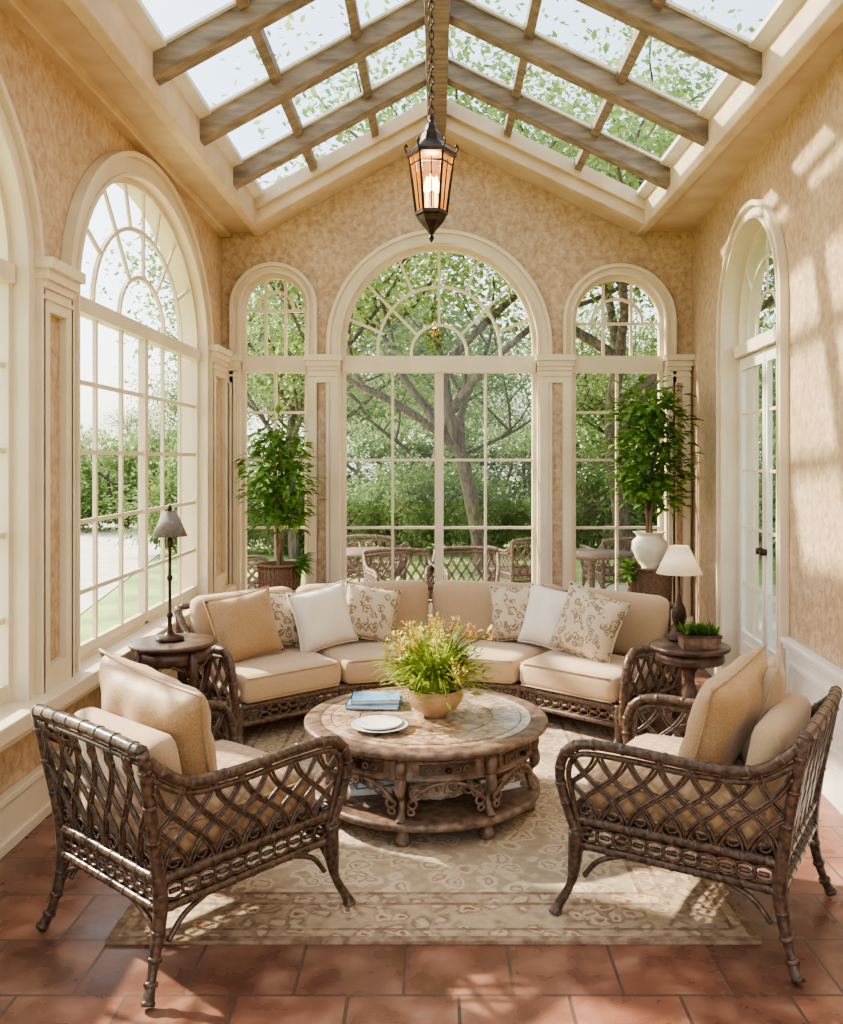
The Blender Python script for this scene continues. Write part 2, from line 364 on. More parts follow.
MR=frameM((P0.x,P0.y,0),(du.x,du.y,0),(0,0,1),(du.y,-du.x,0))
if (MR.to_3x3()@Vector((0,0,1))).x>0: MR=frameM((P0.x,P0.y,0),(du.x,du.y,0),(0,0,1),(-du.y,du.x,0))
def yu(y): return (7.5-y)/abs(du.y)
def arch(u0,u1,v0,vs,rise,n=28):
    c=(u0+u1)/2; a=(u1-u0)/2
    pts=[(u0,v0),(u1,v0),(u1,vs)]
    for i in range(1,n): t=math.pi*i/n; pts.append((c+a*math.cos(t),vs+rise*math.sin(t)))
    pts.append((u0,vs)); return pts
def archoff(A,o,bottom=None):
    u0,u1,v0,vs,rise=A
    return arch(u0-o,u1+o,(v0-o) if bottom is None else bottom,vs,rise+o)
def arcpts(c,a,vs,rise,t0=0,t1=math.pi,n=20):
    return [(c+a*math.cos(L(t0,t1,i/n)),vs+rise*math.sin(L(t0,t1,i/n))) for i in range(n+1)]
W1=(1.45,3.84,.56,2.42,.85); W2=(4.40,6.84,.56,2.42,.87)
B1=(-1.635,-1.08,.30,2.875,.28); B2=(-.80,.835,.30,2.56,.835); B3=(1.13,1.90,.30,2.76,.385)
D1=(yu(6.33),yu(5.06),0.0,2.48,.63)
TR0,TR1=2.333,2.47
mb=MB(); mb.M=ML
mb.extr([[(-1,-.25),(7.75,-.25),(7.75,3.6),(-1,3.6)],archoff(W1,.05)[::-1],archoff(W2,.05)[::-1]],-.18,0,M_stucco); mb.build('wall_left')
mb=MB(); mb.M=MBk
mb.extr([[(-1.79,-.25),(2.125,-.25),(2.125,3.62),(1.667,3.66),(0,4.46),(-1.46,3.66),(-1.79,3.62)]]+[archoff(B,.05)[::-1] for B in(B1,B2,B3)],-.22,0,M_stucco); mb.build('wall_back')
mb=MB(); mb.M=MR
mb.extr([[(-.26,-.25),(D1[0]-.05,-.25),(D1[0]-.05,2.48)]+[p for p in reversed(arch(D1[0]-.05,D1[1]+.05,0,2.48,.68)[3:-1])]+[(D1[1]+.05,2.48),(D1[1]+.05,-.25),(dl,-.25),(dl,3.6),(-.26,3.6)]],-.22,0,M_stucco)
mb.M=None; mb.box(1.868,2.088,-1,4.0,-.25,3.6,M_stucco); mb.build('wall_right')
mb=MB(); mb.box(-1.97,2.36,-1,7.72,-.25,0,M_tile); mb.build('floor')
# ------------------------------------------------------------ window units
def grid(mb,A,tr0,tr1,cols,rows,main,w=(-.15,-.10),mw=.022,fr=.05,style='sun',nr=5,mainw=.075,glass=M_glass,botr=.12,ks=(.3,.66),tp=.045):
    u0,u1,va,vs,rise=A; c=(u0+u1)/2
    mb.extr([archoff(A,0),archoff((u0+fr,u1-fr,va+fr,vs,rise-fr),0)[::-1]],w[0]-.012,w[1]+.012,M_trim)
    mb.extr([[(u0+.01,tr0),(u1-.01,tr0),(u1-.01,tr1),(u0+.01,tr1)]],w[0]-.02,w[1]+tp,M_trim)
    for i in range(1,cols):
        u=L(u0+fr,u1-fr,i/cols); wd=mainw if i in main else mw; e=.012 if i in main else 0
        mb.strip([(u,va+.02),(u,tr0+.01)],wd,w[0]-e,w[1]+e,M_trim)
    for z in rows:
        mb.strip([(u0+.02,z),(u1-.02,z)],mw,w[0]+.003,w[1]-.003,M_trim)
    mb.extr([[(u0+.02,va+.02),(u1-.02,va+.02),(u1-.02,va+botr),(u0+.02,va+botr)]],w[0]-.005,w[1]+.005,M_trim)
    base=tr1; a=(u1-u0)/2-fr
    def ell(k,t):
        x=math.cos(t); y=math.sin(t); lo,hi=0,3.
        for _ in range(30):
            m=(lo+hi)/2; px=m*x; py=base+m*y
            ins=abs(px)<=a and (py<=vs or ((px/a)**2+((py-vs)/(rise-fr))**2)<=1)
            if ins: lo=m
            else: hi=m
        return (c+lo*k*x,base+lo*k*y)
    if style=='sun':
        for k in ks: mb.strip([ell(k,math.pi*i/26) for i in range(27)],mw,w[0],w[1],M_trim)
        for i in range(1,nr*2):
            t=math.pi*i/(nr*2)
            mb.strip([ell(ks[0] if i%2==0 else ks[1],t),ell(1,t)],mw,w[0]+.003,w[1]-.003,M_trim)
    else:
        for i in range(1,3):
            u=L(u0+fr,u1-fr,i/3.); mb.strip([(u,base),(u,vs+(rise-fr)*.9)],mw,w[0],w[1],M_trim)
        mb.strip([(u0+.02,L(base,vs,.95)),(u1-.02,L(base,vs,.95))],mw,w[0]+.003,w[1]-.003,M_trim)
        mb.strip(arcpts(c,a*.6,vs,(rise-fr)*.55),mw,w[0]+.002,w[1]-.002,M_trim)
    g=archoff((u0+.01,u1-.01,va+.01,vs,rise-.01),0); tri=geometry.tessellate_polygon([[Vector((p[0],p[1],0)) for p in g]])
    mb.add([(p[0],p[1],(w[0]+w[1])/2) for p in g],[tuple(t) for t in tri],glass)
rowsL=[.56+.36*i for i in range(1,5)]
for i,(W,M) in enumerate(((W1,ML),(W2,ML))):
    mb=MB(); mb.M=M; grid(mb,W,2.35,2.43,6,rowsL,(3,),nr=4,w=(-.055,-.034),mw=.024,fr=.035,mainw=.06,botr=.09,ks=(.36,.70),tp=.03); mb.build('window_%d'%(i+1))
rb=[1.03,1.6]
mb=MB(); mb.M=MBk; grid(mb,B1,TR0,TR1,2,rb+[2.0],(),style='grid',fr=.03,w=(-.1,-.06)); mb.build('window_3')
mb=MB(); mb.M=MBk; grid(mb,B2,TR0,TR1,4,rb,(2,),nr=4,fr=.035,w=(-.1,-.06)); mb.build('window_4')
mb=MB(); mb.M=MBk; grid(mb,B3,TR0,TR1,2,rb+[2.0],(),style='grid',fr=.035,w=(-.1,-.06)); mb.build('window_5')
mb=MB(); mb.M=MR
u0,u1=D1[0],D1[1]; w=(-.105,-.088)
grid(mb,(u0,u1,0.02,2.48,.63),2.31,2.39,4,[.75+.39*i for i in range(0,4)],(2,),w=w,nr=2,mw=.018,fr=.03,mainw=.03,ks=(.4,.72))
for a,b in((u0+.03,(u0+u1)/2-.005),((u0+u1)/2+.005,u1-.03)):
    mb.extr([[(a,.03),(b,.03),(b,2.30),(a,2.30)],[(a+.05,.42),(a+.05,2.22),(b-.05,2.22),(b-.05,.42)]],w[0]-.006,w[1]+.008,M_white)
    mb.extr([[(a+.11,.12),(b-.11,.12),(b-.11,.36),(a+.11,.36)]],w[1]+.006,w[1]+.018,M_white)
for dx in(-.04,.04):
    mb.M=MR@Matrix.Translation(((u0+u1)/2+dx,1.02,w[1]+.03)); mb.lathe([(.0,-.02),(.02,-.02),(.022,0),(.02,.02),(0,.02)],M_bronze,12)
mb.build('door_1')
def archU(A,o,i):
    u0,u1,v0,vs,rise=A
    a=arch(u0-o,u1+o,v0,vs,rise+o)[1:]; a.append((u0-o,v0))
    b=arch(u0-i,u1+i,v0,vs,rise+i)[1:]; b.append((u0-i,v0))
    return a+b[::-1]
def casing(A,M,name,ow=.11,dep=.05,door=False,back=-.219):
    mb=MB(); mb.M=M; b=A[2]
    if not door:
        mb.extr([archoff(A,.06,b-.047),archoff(A,0,b-.004)[::-1]],back,.004,M_trim)
        mb.extr([archU(A,ow,0)],.0,dep*.5,M_trim)
    else:
        mb.extr([archU(A,.06,0)],back,.004,M_trim); mb.extr([archU(A,ow,0)],0,dep*.5,M_trim)
    mb.extr([archU(A,ow,ow-.032)],dep*.4,dep,M_trim)
    mb.extr([archU(A,.022,.0)],dep*.4,dep*.8,M_trim)
    return mb.build(name,bevel=.003)
casing(W1,ML,'trim_1',.14,dep=.06,back=-.178); casing(W2,ML,'trim_2',.14,dep=.06,back=-.178)
casing(B1,MBk,'trim_3',.085); casing(B2,MBk,'trim_4',.12); casing(B3,MBk,'trim_5',.085)
casing(D1,MR,'trim_6',.11,door=True)
def pil(M,ua,ub,z0,z1,dep,name,panel=.07):
    mb=MB(); mb.M=M
    if (ub-ua)>2*panel+.03:
        mb.extr([[(ua,z0),(ub,z0),(ub,z1),(ua,z1)],[(ua+panel,z0+.12),(ua+panel,z1-.1),(ub-panel,z1-.1),(ub-panel,z0+.12)]],0,dep,M_trim)
        mb.extr([[(ua+panel-.01,z0+.1),(ub-panel+.01,z0+.1),(ub-panel+.01,z1-.09),(ua+panel-.01,z1-.09)]],0,dep*.4,M_stucco)
    else: mb.extr([[(ua,z0),(ub,z0),(ub,z1),(ua,z1)]],0,dep,M_trim)
    mb.extr([[(ua-.004,z1-.05),(ub+.004,z1-.05),(ub+.004,z1-.03),(ua-.004,z1-.03)]],0,dep+.01,M_trim)
    for k,(dz,e) in enumerate(((0,.012),(.035,.03),(.08,.05))):
        mb.extr([[(ua-e*.6,z1+dz),(ub+e*.6,z1+dz),(ub+e*.6,z1+dz+.05),(ua-e*.6,z1+dz+.05)]],0,dep+e,M_trim)
    mb.build(name,bevel=.004)
pil(ML,3.96,4.28,.56,2.36,.06,'trim_7'); pil(ML,6.95,7.48,.56,2.36,.06,'trim_8',.1); pil(ML,.9,1.33,.56,2.36,.06,'trim_9')
pil(MBk,-1.065,-.815,.3,2.34,.06,'trim_10',.07); pil(MBk,.85,1.115,.3,2.34,.06,'trim_11',.075)
pil(MBk,-1.785,-1.65,.3,2.34,.05,'trim_12',.05); pil(MBk,1.915,2.10,.3,2.34,.05,'trim_13',.06)
mb=MB(); mb.M=ML; mb.extr([[(-1,.50),(7.49,.50),(7.49,.57),(-1,.57)]],0,.13,M_trim)
for W in(W1,W2): mb.extr([[(W[0]+.001,.53),(W[1]-.001,.53),(W[1]-.001,.572),(W[0]+.001,.572)]],-.17,.01,M_trim)
mb.extr([[(-1,.45),(7.49,.45),(7.49,.50),(-1,.50)]],0,.08,M_trim); mb.build('trim_14',bevel=.006)
mb=MB(); mb.M=MBk; mb.extr([[(-1.78,.24),(2.11,.24),(2.11,.31),(-1.78,.31)]],0,.1,M_trim)
for W in(B1,B2,B3): mb.extr([[(W[0]+.001,.27),(W[1]-.001,.27),(W[1]-.001,.312),(W[0]+.001,.312)]],-.20,.01,M_trim)
mb.build('trim_15',bevel=.006)
def baseb(M,a,b,h,name,mat=M_trim,d=.03):
    mb=MB(); mb.M=M; mb.extr([[(a,0),(b,0),(b,h),(a,h)]],0,d,mat); mb.extr([[(a,h),(b,h),(b,h+.03),(a,h+.03)]],0,d+.015,mat); mb.extr([[(a,0),(b,0),(b,.05),(a,.05)]],0,d+.015,mat); mb.build(name,bevel=.005)
baseb(ML,-1,7.49,.2,'baseboard_left'); baseb(MBk,-1.76,2.09,.2,'baseboard_back')
mb=MB()
for (M,a,b) in ((MR,D1[1]+.12,dl),(frameM((1.868,0,0),(0,1,0),(0,0,1),(-1,0,0)),-1,4.0)):
    mb.M=M; h=.60
    mb.extr([[(a,0),(b,0),(b,h),(a,h)]],0,.025,M_white); mb.extr([[(a,h),(b,h),(b,h+.03),(a,h+.03)]],0,.055,M_white); mb.extr([[(a,h-.03),(b,h-.03),(b,h),(a,h)]],0,.04,M_white)
    mb.extr([[(a,0),(b,0),(b,.16),(a,.16)]],0,.045,M_white)
    mb.extr([[(a+.08,.22),(b-.08,.22),(b-.08,.52),(a+.08,.52)],[(a+.11,.25),(a+.11,.49),(b-.11,.49),(b-.11,.25)]],.02,.037,M_white)
mb.M=MR; mb.extr([[(.0,0),(D1[0]-.12,0),(D1[0]-.12,.22),(.0,.22)]],0,.03,M_white)
mb.build('baseboard_right',bevel=.005)
# ------------------------------------------------------------ ceiling
XL,XR,ZE,ZR=-1.46,1.667,3.67,4.473
zl=lambda x: ZE+(x-XL)*(ZR-ZE)/(-XL); zr=lambda x: ZE+(XR-x)*(ZR-ZE)/XR
mb=MB()
mb.box(-1.97,XL-.03,-1,7.7,3.50,3.66,M_eave); mb.box(XL-.06,XL+.02,-1,7.48,3.46,3.70,M_eave)
mb.box(XR+.03,2.36,-1,7.7,3.50,3.66,M_eave); mb.box(XR-.02,XR+.06,-1,7.48,3.46,3.70,M_eave)
mb.box(-1.80,-1.72,-1,7.48,3.45,3.51,M_eave)
mb.build('ceiling',bevel=.01)
def XZ(y): return frameM((0,y,0),(1,0,0),(0,0,1),(0,1,0))
RY=(.0,.95,1.88,2.8,3.72,4.62,5.52,6.42)
mb=MB()
for y in RY:
    mb.M=XZ(y)
    mb.extr([[(XL,zl(XL)-.14),(0,ZR-.14),(0,ZR),(XL,zl(XL))]],-.06,.06,M_rafter)
    mb.extr([[(XR,zr(XR)-.14),(0,ZR-.14),(0,ZR),(XR,zr(XR))]],-.06,.06,M_rafter)
mb.M=None; mb.box(-.05,.05,-1,7.45,4.25,4.50,M_rafter); mb.box(-.075,.075,-1,7.45,4.24,4.28,M_rafter)
mb.build('ceiling_rafters',bevel=.008)
mb=MB()
for y in RY:
    mb.M=XZ(y)
    mb.extr([[(XL,zl(XL)-.012),(0,ZR-.012),(0,ZR+.006),(XL,zl(XL)+.006)]],-.09,.09,M_white)
    mb.extr([[(XR,zr(XR)-.012),(0,ZR-.012),(0,ZR+.006),(XR,zr(XR)+.006)]],-.09,.09,M_white)
mb.M=XZ(0)
for k in(1/3,2/3):
    for X,z in((XL*k,zl),(XR*k,zr)):
        s=.55 if X<0 else -.48; zz=z(X)
        mb.extr([[(X-.026,zz-.05-.022*s),(X+.026,zz-.05+.022*s),(X+.026,zz+.01+.022*s),(X-.026,zz+.01-.022*s)]],-1,7.3,M_rafter)
mb.extr([[(XL-.02,zl(XL)-.02),(XL+.09,zl(XL+.09)-.02),(XL+.09,zl(XL+.09)+.01),(XL-.02,zl(XL)+.01)]],-1,7.3,M_white)
mb.extr([[(XR+.02,zr(XR)-.02),(XR-.09,zr(XR-.09)-.02),(XR-.09,zr(XR-.09)+.01),(XR+.02,zr(XR)+.01)]],-1,7.3,M_white)
mb.build('skylight_glazing_bars')
mb=MB(); mb.M=XZ(7.16)
for (dz0,dz1,a,b) in((-.20,.02,0,.33),(-.10,.02,-.05,.0)):
    mb.extr([[(XL,zl(XL)+dz0),(0,ZR+dz0),(XR,zr(XR)+dz0),(XR,zr(XR)+dz1),(0,ZR+dz1),(XL,zl(XL)+dz1)]],a,b,M_eave)
mb.build('ceiling_header_beam',bevel=.006)
mb=MB()
mb.add([(XL,-1,ZE+.014),(XL,7.5,ZE+.014),(0,7.5,ZR+.014),(0,-1,ZR+.014)],[(0,1,2,3)],M_skyglass)
mb.add([(XR,-1,ZE+.014),(XR,7.5,ZE+.014),(0,7.5,ZR+.014),(0,-1,ZR+.014)],[(0,1,2,3)],M_skyglass)
mb.build('skylight_glass')
# ------------------------------------------------------------ rug
hx,hy=1.085,1.40
mb=MB(); mb.box(-hx,hx,-hy,hy,0,.012,rugmat(hx,hy)); mb.build('area_rug',(-.012,2.97+hy,0.001))
# ------------------------------------------------------------ armchair
def rings(mb,a,b,n,r,mat,tr=.004,back=False):
    a=Vector(a);b=Vector(b); d=(b-a).normalized(); up=Vector((0,0,1)); nn=d.cross(up)
    for i in range(n):
        c=L(a,b,(i+.5)/n)
        mb.tube([c+(d*math.cos(t)*r*1.25+up*math.sin(t)*r) for t in [2*math.pi*k/8 for k in range(8)]],tr,mat,4,closed=True)
        mb.tube([c-d*r*.6,c+d*r*.6],tr*1.3,mat,5)
def wrap(mb,path,r,mat,step=3):
    for i in range(1,len(path)-1,step):
        p=Vector(path[i]); d=(Vector(path[i+1])-Vector(path[i-1])).normalized()
        mb.tube([p-d*.008,p-d*.004,p+d*.004,p+d*.008],[r*.95,r*1.14,r*1.14,r*.95],mat,8)
def scroll(fn,u,v,ru,rv,turns=1.4,sg=1,n=14):
    P=[]
    for k in range(n+1):
        t=k/n; a=sg*(t*turns*2*math.pi)-math.pi/2; q=1-.72*t
        P.append(fn(min(1,max(0,u+ru*q*math.cos(a))),min(1,max(0,v+rv*q*math.sin(a)))))
    return P
def armchair(mb,D,cush=True,seatmat=None,backmat=None):
    for s in(-1,1):
        bp=crom([(s*.325,-.385,0),(s*.305,-.36,.06),(s*.295,-.335,.16),(s*.295,-.325,.27),(s*.30,-.345,.42),(s*.315,-.375,.58),(s*.325,-.40,.72)])
        mb.tube(bp,rads([.021,.014,.019,.024,.020,.019,.019]),D,8); wrap(mb,bp,.019,D,4)
        fp=crom([(s*.325,.395,0),(s*.315,.385,.03),(s*.30,.35,.10),(s*.297,.335,.18),(s*.297,.33,.29)])
        mb.tube(fp,rads([.024,.017,.014,.025,.028]),D,8)
        for off,rr in((0,.018),(.032,.010)):
            o=off
            ap=crom([(s*.298,.33-o*.6,.28),(s*.315,.365-o,.40),(s*.33,.375-o,.49),(s*.337,.345-o*.8,.565-o*.6),(s*.34,.27,.598-o),(s*.338,.12,.60-o),(s*.334,-.10,.59-o),(s*.328,-.27,.605-o),(s*.322,-.39,.695-o*1.4)])
            mb.tube(ap,rr,D,8)
            if not off: wrap(mb,ap,.018,D,4)
        for z,r in((.328,.016),(.242,.014)):
            q=[(s*.298,L(-.33,.33,k/18),z) for k in range(19)]; mb.tube(q,r,D,8); wrap(mb,q,r,D,2)
        rings(mb,(s*.30,-.31,.285),(s*.30,.31,.283),11,.026,D,.0062)
        fs=lambda u,v:(s*L(.30,.336,v),L(-.325-.05*v,.34,u),L(.33,.575+(.05*(1-u)**4 if u<.3 else 0),v))
        mb.lattice(fs,7,2.0,.0056,D,double=.07,og=.09)
        for k in range(7):
            mb.tube(scroll(fs,(k+.5)/7,.13,.055,.11,1.3,1 if k<4 else -1),.0042,D,4)
        mb.tube(crom([(s*.298,.30,.14),(s*.298,.25,.20),(s*.298,.17,.235)]),.009,D,6); mb.tube(crom([(s*.296,-.30,.14),(s*.298,-.25,.20),(s*.298,-.17,.235)]),.009,D,6)
    for y in(-.33,.335):
        for z,r in((.328,.016),(.242,.014)):
            q=[(L(-.298,.298,k/16),y+(.02*math.sin(math.pi*k/16) if y>0 else 0),z) for k in range(17)]; mb.tube(q,r,D,8); wrap(mb,q,r,D,2)
        rings(mb,(-.28,y+(.008 if y>0 else 0),.285),(.28,y+(.008 if y>0 else 0),.285),10,.026,D,.0062)
        mb.tube(crom([(-.295,y,.14),(-.24,y,.20),(-.15,y,.235)]),.009,D,6); mb.tube(crom([(.295,y,.14),(.24,y,.20),(.15,y,.235)]),.009,D,6)
    top=crom([(-.325,-.40,.72),(-.17,-.415,.735),(0,-.42,.74),(.17,-.415,.735),(.325,-.40,.72)])
    mb.tube(top,.020,D,8); wrap(mb,top,.020,D,3)
    t2=[(p[0]*.96,p[1]+.008,p[2]-.04) for p in top]; mb.tube(t2,.010,D,6)
    fb=lambda u,v:(L(-.295,.295,u)*(1+.05*v),-.33-.085*v**1.2,L(.33,.70,v))
    mb.lattice(fb,6,1.6,.006,D,double=.08,og=.11)
    for k in range(6):
        mb.tube(scroll(fb,(k+.5)/6,.11,.06,.09,1.3,1 if k<3 else -1),.0045,D,4); mb.tube(scroll(fb,(k+.5)/6,.88,.05,-.07,1.3,1 if k<3 else -1),.0045,D,4)
    mb.box(-.285,.285,-.31,.315,.30,.318,D)
    if cush:
        mb.rbox(.275,.31,.085,.065,seatmat,fn=lambda w:(w.x,w.y+.005,w.z+.405),puff=.028)
        for z in(.358,.455): 
            mb.tube([(x,y,z) for x,y in[(-.262,-.28),(-.27,-.2),(-.272,.1),(-.27,.27),(-.235,.31),(0,.314),(.235,.31),(.27,.27),(.272,.1),(.27,-.2),(.262,-.28)]],.006,seatmat,5)
        Rm=Matrix.Translation((0,-.265,.585))@Matrix.Rotation(math.radians(11),4,'X')
        mb.rbox(.265,.055,.14,.05,backmat,fn=lambda w:Rm@w,puff=0)
def place_chair(c,f,name,seat,back,pillows):
    rz=math.atan2(f[1],f[0])-math.pi/2
    mb=MB(); armchair(mb,M_dark,True,seat,back); o=mb.build(name,(c[0],c[1],0.013),rz,scale=1.03)
    for (loc,w,h,t,mat,tilt,yaw,roll,nm) in pillows:
        p=MB(); p.pillow(w,h,t,mat,pipe=mat)
        q=Matrix.Translation((c[0],c[1],0))@Matrix.Rotation(rz,4,'Z')@Matrix.Translation(loc)@Matrix.Rotation(yaw,4,'Z')@Matrix.Rotation(tilt,4,'X')@Matrix.Rotation(roll,4,'Y')
        ob=p.build(nm); ob.matrix_world=q
    return o
r_=math.radians
place_chair((-.83,3.13),(.66,.75),'rattan_armchair',M_quilt,M_tan,[((-.03,-.14,.70),.54,.42,.19,M_gold,r_(16),r_(4),r_(9),'throw_pillow')])
place_chair((.935,3.225),(-.85,.52),'rattan_armchair',M_quilt,M_tan,[((-.03,-.10,.69),.46,.44,.17,M_gold,r_(18),r_(-6),r_(-10),'throw_pillow'),((.16,-.19,.70),.36,.38,.11,M_tan,r_(16),r_(10),r_(3),'throw_pillow')])
# ------------------------------------------------------------ sofa
CX=-.045
F=[(-1.045,5.0),(-.52,5.46),(0,5.62),(.53,5.46),(1.045,5.0)]; G=[(-1.53,5.58),(-.97,6.13),(0,6.42),(.97,6.13),(1.53,5.58)]
F=[Vector((x+CX,y,0)) for x,y in F]; G=[Vector((x+CX,y,0)) for x,y in G]
def SP(s,t,z=0):
    i=max(0,min(3,int(math.floor(s)))); k=s-i
    p=L(L(F[i],F[i+1],k),L(G[i],G[i+1],k),t); return Vector((p.x,p.y,z))
mb=MB()
def path(t,z,n=8,s0=0,s1=4): return [SP(L(s0,s1,i/(4*n)),t,z) for i in range(4*n+1)]
for t in(.02,.97):
    for z,r in((.205,.018),(.108,.016)): mb.tube(path(t,z),r,M_mid,8)
for sec in range(4):
    a=SP(sec,.02,.156);b=SP(sec+.999,.02,.156); rings(mb,a,b,11,.036,M_mid,.0085)
    a=SP(sec,.97,.156);b=SP(sec+.999,.97,.156); rings(mb,a,b,14,.036,M_mid,.0085)
    q=[SP(sec,.03,.19),SP(sec+.9999,.03,.19),SP(sec+.9999,.96,.19),SP(sec,.96,.19)]; q2=[p+Vector((0,0,.03)) for p in q]
    mb.add(q+q2,[(0,1,2,3),(4,5,6,7),(0,1,5,4),(1,2,6,5),(2,3,7,6),(3,0,4,7)],M_mid)
    def fs(w,sec=sec):
        u=(w.x/.30+1)/2; t=(w.y/.30+1)/2
        return SP(sec+.01+u*.98,-.015+t*.74,.295+w.z)
    mb.rbox(.30,.30,.08,.05,M_seat,fn=fs,puff=.014)
    def fb(w,sec=sec):
        u=(w.x/.30+1)/2; h=(w.z/.18+1)/2
        t=.80+.09*h+w.y/.80
        return SP(sec+.015+u*.97,t,.36+h*.385)
    mb.rbox(.30,.075,.18,.06,M_tan,fn=fb,puff=.0)
    for z in(.362,.232): mb.tube([SP(sec+L(.05,.95,i/8),-.008,z) for i in range(9)],.005,M_tan,5)
    mb.lattice(lambda u,v,sec=sec:SP(sec+u*.999,.96+.06*v,L(.21,.66,v)),7,2.2,.008,M_mid,seg=4)
mb.tube(path(1.03,.675),.02,M_mid,8)
for i in range(5):
    for t,o in((.03,-.03),(.97,.03)):
        p=crom([SP(min(i,3.9999),t+o,0),SP(min(i,3.9999),t+o*.4,.04),SP(min(i,3.9999),t,.12),SP(min(i,3.9999),t,.22)]); mb.tube(p,rads([.03,.02,.026,.028]),M_mid,8)
for s,e in((0.0,-1),(3.9999,1)):
    A=SP(s,0);B=SP(s,1); d=(B-A); od=(SP(0,0)-SP(1-1e-4,0)).normalized() if e<0 else (SP(3.9999,0)-SP(3,0)).normalized()
    def AP(u,z,o=0,A=A,d=d,od=od): p=A+d*u+od*(.02+o); return Vector((p.x,p.y,z))
    for off,rr in((0,.022),(.038,.012)):
        ap=crom([AP(.03+off*.8,.10),AP(.0+off*1.2,.28,.02),AP(.0+off*1.2,.42,.035),AP(.06+off,.50-off*.6,.04),AP(.18,.52-off,.04),AP(.5,.50-off,.03),AP(.8,.53-off,.02),AP(1.02,.665-off,.01)])
        mb.tube(ap,rr,M_mid,8)
        if not off: wrap(mb,ap,.022,M_mid,4)
    fa=lambda u,v,AP=AP:AP(L(.02,.98,u),L(.13,.49,v),.03*v)
    mb.lattice(fa,6,2.0,.0068,M_mid,double=.08)
    for k in range(6): mb.tube(scroll(fa,(k+.5)/6,.14,.055,.1,1.3,1 if k<3 else -1),.0055,M_mid,4)
    for z in(.125,.205): mb.tube([AP(0.03,z),AP(.97,z)],.015,M_mid,8)
    mb.tube(crom([AP(1.0,0),AP(.98,.1),AP(.98,.3),AP(1.03,.68)]),.023,M_mid,8)
mb.build('curved_sectional_sofa',(0,0,.013))
def spil(s,t,z,w,h,th,mat,tilt=14,yaw=0,roll=0,name='throw_pillow'):
    f=(SP(s,0)-SP(s,1)); ang=math.atan2(f.y,f.x)+math.pi/2
    p=MB(); p.pillow(w,h,th,mat,pipe=mat); o=p.build(name)
    o.matrix_world=Matrix.Translation(SP(s,t,z))@Matrix.Rotation(ang+r_(yaw),4,'Z')@Matrix.Rotation(r_(-tilt),4,'X')@Matrix.Rotation(r_(roll),4,'Y')
spil(.33,.53,.585,.46,.42,.16,M_gold,16,6,-6)
spil(.74,.66,.585,.36,.35,.12,M_floral,12,-6,5)
spil(1.06,.47,.585,.42,.40,.15,M_cream,14,4,-8)
spil(1.49,.60,.585,.38,.37,.13,M_floral,14,-4,12)
spil(2.72,.64,.585,.38,.37,.12,M_floral,12,6,-4)
spil(3.02,.50,.585,.36,.39,.14,M_cream,14,-4,7)
spil(3.48,.42,.59,.46,.42,.16,M_floral,16,-8,12)
# ------------------------------------------------------------ coffee table
TC=(-.05,4.17); SZ=.92
mb=MB()
mb.lathe([(.0,.415),(.46,.415),(.505,.40),(.535,.405),(.55,.42),(.55,.432),(.54,.44),(.50,.443),(.475,.443),(.47,.438)],M_wood,64)
mb.lathe([(0,.436),(.472,.436),(.472,.441),(0,.441)],M_marble,64,smooth=False)
for rr in(.43,.30): mb.tube([(rr*math.cos(2*math.pi*k/48),rr*math.sin(2*math.pi*k/48),.439) for k in range(48)],.004,M_woodd,5,closed=True)
mb.lathe([(.40,.29),(.47,.285),(.49,.295),(.478,.305),(.478,.39),(.495,.40),(.495,.416),(.40,.416)],M_wood,64)
mb.lathe([(0,.085),(.46,.085),(.50,.075),(.515,.085),(.515,.105),(.50,.115),(.46,.118),(0,.118)],M_wood,64)
for k in range(96):
    a=2*math.pi*k/96; mb.lathe([(0,-.007),(.007,-.004),(.008,0),(.007,.004),(0,.007)],M_wood,5,(.508*math.cos(a),.508*math.sin(a),.392))
NL=8
